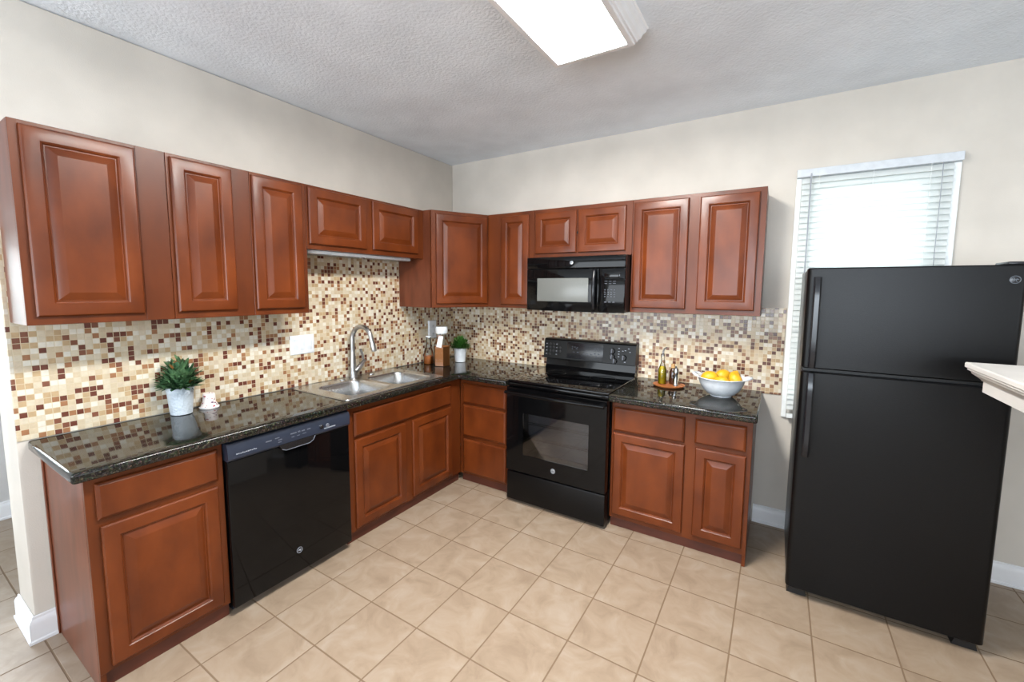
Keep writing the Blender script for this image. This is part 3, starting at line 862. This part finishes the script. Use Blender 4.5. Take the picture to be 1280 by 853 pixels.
MB(FB).box(RX0 + .01, RX1 - .01, 1.1765, 1.1915, 0.668, 0.712).build('gasket', 'dark_recess', fr, smooth=False)
def fhandle(z0, z1, door, flip):
    zs = [z0 + (z1 - z0) * k / 10 for k in range(11)]
    rings = []
    for k, z in enumerate(zs):
        u = k / 10 if flip else 1 - k / 10         # 1 at the hinge-line end (deep), 0 at the free end
        out = 0.022 + 0.024 * min(1, 3 * (1 - abs(2 * u - 1)) + 0.25)
        a0, a1 = RX0 + 0.026, RX0 + 0.056
        rings.append([(a0, z, RC + .0005), (a0, z, RC + out - .006), (a0 + .006, z, RC + out), (a1 - .006, z, RC + out), (a1, z, RC + out - .006), (a1, z, RC + .0005)])
    m = MB(FB); m.loops(rings)
    return m.build('door_handle', 'black_trim', door, angle=30)
fhandle(1.198, 1.634, d1, True)
fhandle(0.754, 1.172, d2, False)
badge(FB, 3.497, 1.618, RC + .0004, 0.017, d1, 'badge_dark', 'black_trim')
MB(FB).box(RX1 - .060, RX1 - .004, 1.6785, 1.691, 0.60, 0.724, 0.004).build('hinge_cover', 'black_trim', fr)
for a in (RX0 + .05, RX1 - .05):
    MB(FB).prism([(a - .042, 0.0006), (a + .042, 0.0006), (a + .030, 0.044), (a - .030, 0.044)], 0.63, 0.70).build('foot', 'dark_recess', fr, smooth=False)
    MB(FB).tube([(a, 0.0006, 0.13), (a, 0.03, 0.13)], 0.016, 12).build('foot', 'dark_recess', fr)

# ------------------------------------------------------------------ window blind
bl = thing('window_blind', 'white horizontal slat blind lit from behind, behind the refrigerator', 'blind', (3.12, -0.03, 0.75))
BX0, BX1, BZ0, BZ1 = 2.757, 3.485, 0.752, 2.302
MB(FB).box(BX0, BX1, BZ1 - 0.046, BZ1, 0.002, 0.050, 0.002).build('headrail', 'rail_white', bl, smooth=False)
fm = MB(FB)
fm.box(BX0, BX0 + 0.026, BZ0, BZ1 - .047, 0.002, 0.018, 0.002); fm.box(BX1 - 0.030, BX1, BZ0, BZ1 - .047, 0.002, 0.018, 0.002)
fm.build('side_channel', 'white_vinyl', bl, smooth=False)
sl = MB(FB)
z = BZ1 - 0.066
sa, ca = math.sin(math.radians(58)), math.cos(math.radians(58))
while z > BZ0 + 0.06:
    rg_ = []
    for x in (BX0 + 0.027, BX1 - 0.031):
        prof = []
        for u in (-0.021, -0.0105, 0, 0.0105, 0.021):
            crown = 0.003 * (1 - (u / 0.021) ** 2)
            prof.append((u, crown))
        pts = [(x, z + u * sa + cr * ca, 0.029 - u * ca + cr * sa) for u, cr in prof]
        pts += [(x, z + u * sa + (cr - .0012) * ca, 0.029 - u * ca + (cr - .0012) * sa) for u, cr in reversed(prof)]
        rg_.append(pts)
    sl.loops(rg_)
    z -= 0.0335
sl.build('slats', 'blind_slat', bl, angle=30)
MB(FB).box(BX0 + 0.028, BX1 - 0.032, BZ0 + .005, BZ0 + 0.03, 0.016, 0.05, 0.003).build('bottom_rail', 'white_vinyl', bl)
for x in (2.87, 3.12, 3.36):
    MB(FB).tube([(x, BZ1 - .047, 0.054), (x, BZ0 + .031, 0.054)], 0.0011, 5).build('ladder_cord', 'white_vinyl', bl)
MB(FB).tube([(2.828, BZ1 - .030, 0.0605), (2.828, 1.20, 0.062)], 0.0035, 8).build('tilt_wand', 'mark_grey', bl)
MB(FB).tube([(3.405, BZ1 - .047, 0.056), (3.402, 1.30, 0.057)], 0.0018, 6).build('pull_cord', 'mark_grey', bl)

# ------------------------------------------------------------------ ceiling lamp
cl = thing('ceiling_light', 'rectangular fluorescent ceiling light with white crown frame', 'light', (1.9, -1.9, H))
FC = Frame((0, 0, H), (1, 0, 0), (0, 1, 0), (0, 0, -1))
LX0, LX1, LY0, LY1 = 1.660, 2.142, -2.62, -1.212
MB(FC).rect_rings(LX0, LX1, LY0, LY1, [(0.0, 0.0006), (0.0, 0.006), (0.006, 0.010), (0.009, 0.022), (0.020, 0.034), (0.024, 0.046), (0.026, 0.052), (0.036, 0.060), (0.038, 0.070), (0.046, 0.072), (0.046, 0.082), (0.049, 0.084), (0.072, 0.084), (0.074, 0.080), (0.074, 0.064)], cap0=True, cap1=False).build('frame', 'white_trim', cl, angle=20)
MB(FC).box(LX0 + .0745, LX1 - .0745, LY0 + .0745, LY1 - .0745, 0.060, 0.0775, 0.002).build('diffuser', 'lamp_diffuser', cl)

# ------------------------------------------------------------------ raised bar ledge
lg = thing('bar_ledge', 'white raised bar ledge with crown moulding, jutting into the right edge', 'ledge', (3.7, -1.7, 1.30))
LZ = 1.302
rings = []
for ins, z in ((0.0, LZ), (-0.002, LZ - .004), (-0.002, LZ - .018), (0.004, LZ - .022), (0.004, LZ - .028), (0.012, LZ - .033), (0.014, LZ - .040), (0.028, LZ - .052), (0.034, LZ - .058), (0.036, LZ - .062)):
    x0, x1, y0, y1 = 3.322 + ins, 4.08 - ins, -2.6 + ins, -0.965 - ins
    rings.append([(x0, y0, z), (x1, y0, z), (x1, y1, z), (x0, y1, z)])
MB().loops(rings).build('cap', 'ledge_paint', lg, angle=20)
MB().box(3.362, 4.04, -2.56, -1.003, LZ - .104, LZ - .0625, 0.001).build('apron', 'ledge_paint', lg, smooth=False)
struct(MB().box(3.84, 3.98, -2.5, -1.06, 0.0006, LZ - .1045).build('wall_half', 'wall_paint', smooth=False))

# ------------------------------------------------------------------ wall plates
sp = thing('switch_plate', 'white triple switch plate on the mosaic left of the faucet', 'switch', (0.0085, -1.582, 1.186))
MB(FL).rect_rings(-1.666, -1.497, 1.122, 1.250, [(0, 0.0085), (0, 0.011), (0.004, 0.0145), (0.006, 0.015)]).build('plate', 'white_plastic', sp)
for y in (-1.630, -1.5815, -1.533):
    MB(FL).rect_rings(y - .016, y + .016, 1.150, 1.222, [(0, 0.0152), (0, 0.0165), (0.002, 0.0175)]).build('rocker', 'white_ceramic', sp)
ot = thing('outlet_plate', 'white outlet plate on the mosaic behind the slim clear bottle, near the corner', 'outlet', (0.0085, -0.324, 1.19))
MB(FL).rect_rings(-0.372, -0.277, 1.112, 1.274, [(0, 0.0085), (0, 0.020), (0.004, 0.026), (0.006, 0.0265)]).build('plate', 'white_plastic', ot)
for z in (1.152, 1.224):
    o = MB(FL).lathe((-0.324, z, 0.0267), [(0.017, 0), (0.017, 0.001), (0.015, 0.0018), (0.001, 0.0018)], 20).build('socket', 'white_ceramic', ot)
    m = MB(FL)
    for dy in (-.006, .005): dash(m, -0.324 + dy, z - .004, 0.002, 0.010, 0.0288)
    m.build('slot', 'dark_recess', o, smooth=False)

# ------------------------------------------------------------------ small things on the worktops
TOP = ZC + 0.0006
def leaf(m, base, d, length, width, droop=0.2, xmin=None):
    d = Vector(d).normalized()
    side = d.cross(Vector((0, 0, 1)))
    if side.length < 1e-3: side = Vector((1, 0, 0))
    side.normalize()
    nrm = side.cross(d)
    sec = [(0.0, 0.12), (0.3, 0.85), (0.6, 1.0), (0.85, 0.6), (1.0, 0.06)]
    rows = []
    for u, wv in sec:
        p = Vector(base) + d * length * u - Vector((0, 0, 1)) * droop * length * u * u
        hw = width * wv / 2
        row = [p - side * hw + nrm * hw * .35, p, p + side * hw + nrm * hw * .35]
        if xmin is not None:
            for q in row: q.x = max(q.x, xmin[0]); q.y = min(q.y, xmin[1])
        rows.append([m.bm.verts.new(q) for q in row])
    for r0, r1 in zip(rows, rows[1:]):
        for i in range(2):
            try: m.bm.faces.new((r0[i], r0[i + 1], r1[i + 1], r1[i]))
            except ValueError: pass

def potted(label, x, y, rt, rb, h, fr_, fh, nleaf, ll, lw, leafmat, seed, potm, rust=0):
    rd = random.Random(seed)
    t = thing('potted_plant', label, 'plant', (x, y, TOP))
    m = MB()
    pr = [(rb * 0.9, 0), (rb, 0.003), (rb + (rt - rb) * .78, h * .80), (rt * .985, h * .83), (rt, h * .845), (rt * .99, h * .88), (rt * 1.01, h * .895), (rt * 1.0, h * .93), (rt * 1.03, h * .95), (rt * 1.04, h), (rt * .98, h), (rt * .95, h * .9)]
    m.lathe((x, y, TOP), pr, 40, cap1=False)
    m.build('pot', potm, t, angle=50)
    MB().lathe((x, y, TOP), [(rt * .955, h * .895), (rt * .5, h * .91), (0.004, h * .92)], 24).build('soil', 'soil', t)
    def foliage(n, mat, nm, sel=1.0):
        m = MB()
        for k in range(n):
            th = rd.random() * 2 * PI
            ph = math.acos(1 - rd.random() * 1.15)       # from straight up to slightly below horizontal
            ph = min(ph, 1.5)
            d = Vector((math.sin(ph) * math.cos(th), math.sin(ph) * math.sin(th), math.cos(ph)))
            rr = (0.25 + 0.75 * rd.random() ** 0.6)
            c = Vector((x, y, TOP + h * .93))
            b = c + Vector((d.x * fr_ * rr, d.y * fr_ * rr, max(d.z, 0.06) * fh * rr))
            dd = d + Vector((rd.uniform(-.5, .5), rd.uniform(-.5, .5), rd.uniform(-.1, .7)))
            leaf(m, b - d * ll * .5, dd, ll * rd.uniform(.7, 1.2), lw * rd.uniform(.7, 1.2), rd.uniform(0, .16), xmin=(0.012, -0.012))
        o = m.build(nm, mat, t, angle=60)
        o['kind'] = 'stuff'
    foliage(nleaf, leafmat, 'foliage')
    if rust: foliage(rust, 'leaf_rust', 'rusty_leaves')
    m = MB()
    for k in range(9):
        th = 2 * PI * k / 9
        m.tube([(x + .25 * rt * math.cos(th), y + .25 * rt * math.sin(th), TOP + h * .9), (max(.014, x + .8 * fr_ * .6 * math.cos(th)), min(-.014, y + .8 * fr_ * .6 * math.sin(th)), TOP + h * .93 + fh * .55)], 0.0018, 5)
    m.build('stems', leafmat, t)
    return t
potted('large leafy plant in an embossed white pot, on the worktop below the second wall cabinet', 0.080, -2.305, 0.060, 0.047, 0.146, 0.092, 0.150, 700, 0.052, 0.022, 'leaf_grey', 11, 'embossed_pot', rust=10)
potted('small round grassy plant in a plain white pot in the worktop corner', 0.272, -0.235, 0.058, 0.047, 0.128, 0.092, 0.118, 900, 0.036, 0.008, 'leaf_bright', 5, 'white_ceramic')

# floral ceramic cup standing upside down, bell shaped
t = thing('ceramic_bell', 'small bell-shaped white ceramic with red floral print, beside the large plant', 'ornament', (0.070, -2.172, TOP))
MB().lathe((0.070, -2.172, TOP), [(0.046, 0), (0.047, 0.004), (0.041, 0.012), (0.035, 0.028), (0.031, 0.036), (0.030, 0.060), (0.0285, 0.078), (0.026, 0.080), (0.020, 0.076), (0.003, 0.076)], 36).build('body', 'floral_ceramic', t, angle=50)
MB().lathe((0.070, -2.172, TOP), [(0.0475, 0.004), (0.0482, 0.007), (0.0462, 0.010)], 36, False, False).build('rim', 'white_ceramic', t)

# hexagonal storage jar
JX, JY = 0.262, -0.475
t = thing('glass_jar', 'hexagonal glass jar of orange-brown grain with white lid, in the worktop corner', 'jar', (JX, JY, TOP))
MB().lathe((JX, JY, TOP), [(0.069, 0.004), (0.070, 0.006), (0.070, 0.168), (0.001, 0.172)], 6, phase=0.35).build('contents', 'amber_grain', t, smooth=False)
MB().lathe((JX, JY, TOP), [(0.071, 0), (0.0725, 0.002), (0.0725, 0.178), (0.060, 0.205), (0.044, 0.250), (0.040, 0.262), (0.040, 0.280)], 6, cap1=False, phase=0.35).build('glass', 'clear_glass', t, smooth=False)
MB().lathe((JX, JY, TOP), [(0.040, 0.2805), (0.050, 0.281), (0.052, 0.290), (0.052, 0.330), (0.046, 0.338), (0.002, 0.339)], 28).build('lid', 'white_ceramic', t, angle=40)
tg = MB(Frame((JX, JY, TOP), (0.80, 0.60, 0), (0, 0, 1), (0.60, -0.80, 0)))
tg.prism([(-0.040, 0.172), (0.004, 0.164), (0.020, 0.262), (-0.020, 0.264)], 0.0735, 0.0750)
tg.build('tag', 'paper_tag', t, smooth=False)
# slim clear bottle
BX, BY = 0.105, -0.470
t = thing('glass_bottle', 'slim clear bottle with a little orange content, left of the hexagonal jar', 'bottle', (BX, BY, TOP))
MB().lathe((BX, BY, TOP), [(0.040, 0.003), (0.0415, 0.006), (0.0415, 0.070), (0.001, 0.072)], 28).build('contents', 'orange_fill', t, angle=50)
MB().lathe((BX, BY, TOP), [(0.042, 0), (0.0435, 0.003), (0.0435, 0.085), (0.036, 0.12), (0.024, 0.15), (0.021, 0.18), (0.021, 0.225), (0.023, 0.228), (0.023, 0.234), (0.020, 0.236)], 28, cap1=False).build('glass', 'clear_glass', t, angle=50)
MB().lathe((BX, BY, TOP), [(0.0195, 0.2365), (0.024, 0.237), (0.024, 0.248), (0.002, 0.250)], 20).build('stopper', 'white_ceramic', t)

# wooden board with bottles
TX, TY = 2.090, -0.205
t = thing('serving_board', 'round wooden board under the oil and vinegar bottles', 'board', (TX, TY, TOP))
MB().lathe((TX, TY, TOP), [(0.085, 0), (0.094, 0.003), (0.104, 0.011), (0.105, 0.014), (0.099, 0.015), (0.092, 0.012), (0.002, 0.012)], 44).build('plate', 'board_wood', t, angle=40)
BT = TOP + 0.0128
x, y = 2.043, -0.200
t = thing('oil_bottle', 'yellow olive oil bottle with metal pourer on the round board', 'bottle', (x, y, BT))
MB().lathe((x, y, BT), [(0.024, 0.002), (0.0265, 0.005), (0.0265, 0.095), (0.016, 0.122), (0.001, 0.124)], 28).build('oil', 'oil', t, angle=50)
MB().lathe((x, y, BT), [(0.026, 0), (0.028, 0.003), (0.028, 0.098), (0.020, 0.122), (0.0125, 0.145), (0.0115, 0.178), (0.0135, 0.181), (0.0135, 0.190), (0.011, 0.191)], 28, cap1=False).build('glass', 'clear_glass', t, angle=50)
MB().lathe((x, y, BT), [(0.0105, 0.1915), (0.014, 0.192), (0.014, 0.206), (0.009, 0.212), (0.002, 0.213)], 20).build('stopper', 'chrome', t)
MB().tube([(x, y, BT + 0.2135), (x + .001, y, BT + .228), (x + 0.010, y - .004, BT + 0.248), (x + 0.022, y - .008, BT + 0.256)], [0.007, 0.006, 0.005, 0.004], 10).build('pour_spout', 'brushed_nickel', t)
x, y = 2.108, -0.172
t = thing('vinegar_bottle', 'short dark vinegar bottle with cork stopper on the round board', 'bottle', (x, y, BT))
MB().lathe((x, y, BT), [(0.022, 0), (0.024, 0.003), (0.024, 0.085), (0.017, 0.102), (0.013, 0.108), (0.013, 0.112)], 28).build('glass', 'dark_vinegar', t, angle=50)
MB().lathe((x, y, BT), [(0.0115, 0.1125), (0.014, 0.113), (0.014, 0.138), (0.011, 0.141), (0.002, 0.1415)], 20).build('cork', 'cork', t)
x, y = 2.137, -0.222
t = thing('pepper_shaker', 'slender chrome shaker on the round board, right of the dark bottle', 'shaker', (x, y, BT))
MB().lathe((x, y, BT), [(0.016, 0), (0.017, 0.002), (0.013, 0.012), (0.0125, 0.075), (0.016, 0.085)], 24, cap1=True).build('body', 'chrome', t, angle=40)
MB().lathe((x, y, BT), [(0.014, 0.0855), (0.017, 0.088), (0.0175, 0.105), (0.012, 0.120), (0.005, 0.124), (0.006, 0.130), (0.002, 0.134)], 24).build('cap', 'brushed_nickel', t, angle=40)

# fruit bowl and fruit
QX, QY = 2.425, -0.300
t = thing('fruit_bowl', 'white bowl with two ear handles full of lemons, near the worktop end', 'bowl', (QX, QY, TOP))
m = MB()
prof = [(0.058, 0), (0.062, 0.002), (0.062, 0.008), (0.080, 0.016), (0.108, 0.045), (0.126, 0.080), (0.136, 0.112), (0.146, 0.120), (0.145, 0.124), (0.133, 0.117), (0.121, 0.082), (0.103, 0.049), (0.074, 0.022), (0.003, 0.016)]
m.lathe((QX, QY, TOP), prof, 56)
m.build('body', 'white_ceramic', t, angle=50)
for sgn in (-1, 1):
    pts = []
    for k in range(9):
        a_ = math.radians(-25 + 50 * k / 8)
        pts.append((QX + sgn * (0.139 * math.cos(a_) + 0.026 * math.sin(PI * k / 8)), QY + 0.139 * math.sin(a_), TOP + 0.121 + 0.010 * math.sin(PI * k / 8)))
    MB().tube(pts, [0.004] + [0.0085] * 7 + [0.004], 10).build('ear_handle', 'white_ceramic', t)
def lemon(label, p, ax, R, L, mat='lemon', nm='lemon', cat='lemon', group=None):
    ax = Vector(ax).normalized()
    u = ax.orthogonal().normalized(); wv = ax.cross(u)
    F = Frame(p, u, wv, ax)
    prof = []
    for k in range(19):
        s = -1 + 2 * k / 18
        r = R * math.sqrt(max(0, 1 - abs(s) ** 2.1))
        h = s * L
        if abs(s) > 0.93: r = max(r, R * 0.10)
        prof.append((max(r, 0.002), h))
    prof = [(0.003, -L * 1.13), (R * .16, -L * 1.10), (R * .22, -L * 1.0)] + [q for q in prof if abs(q[1]) < L * .95] + [(R * .22, L * 1.0), (R * .16, L * 1.10), (0.003, L * 1.13)]
    o = MB(F).lathe((0, 0, 0), prof, 28).build(nm, mat, None, angle=70, loc=p)
    return tag(o, label, cat, 'lemons in the white bowl' if nm == 'lemon' else None)
bz = TOP
lemon('largest lemon, lying at the left of the white bowl', (2.360, -0.320, bz + 0.112), (1, .25, .15), 0.042, 0.052)
lemon('front lemon at the bowl rim, pale side up', (2.432, -0.365, bz + 0.102), (.9, -.3, .1), 0.035, 0.044)
lemon('back middle lemon, highest in the white bowl', (2.425, -0.248, bz + 0.118), (.8, .5, .35), 0.040, 0.049)
lemon('right lemon leaning on the bowl rim, tip down', (2.503, -0.310, bz + 0.112), (.5, -.3, -.8), 0.037, 0.047)
lemon('small lemon mostly hidden behind the right one in the bowl', (2.492, -0.226, bz + 0.118), (.3, .5, .8), 0.030, 0.038)

# clean helper property
for o in bpy.data.objects:
    if '_w' in o: del o['_w']
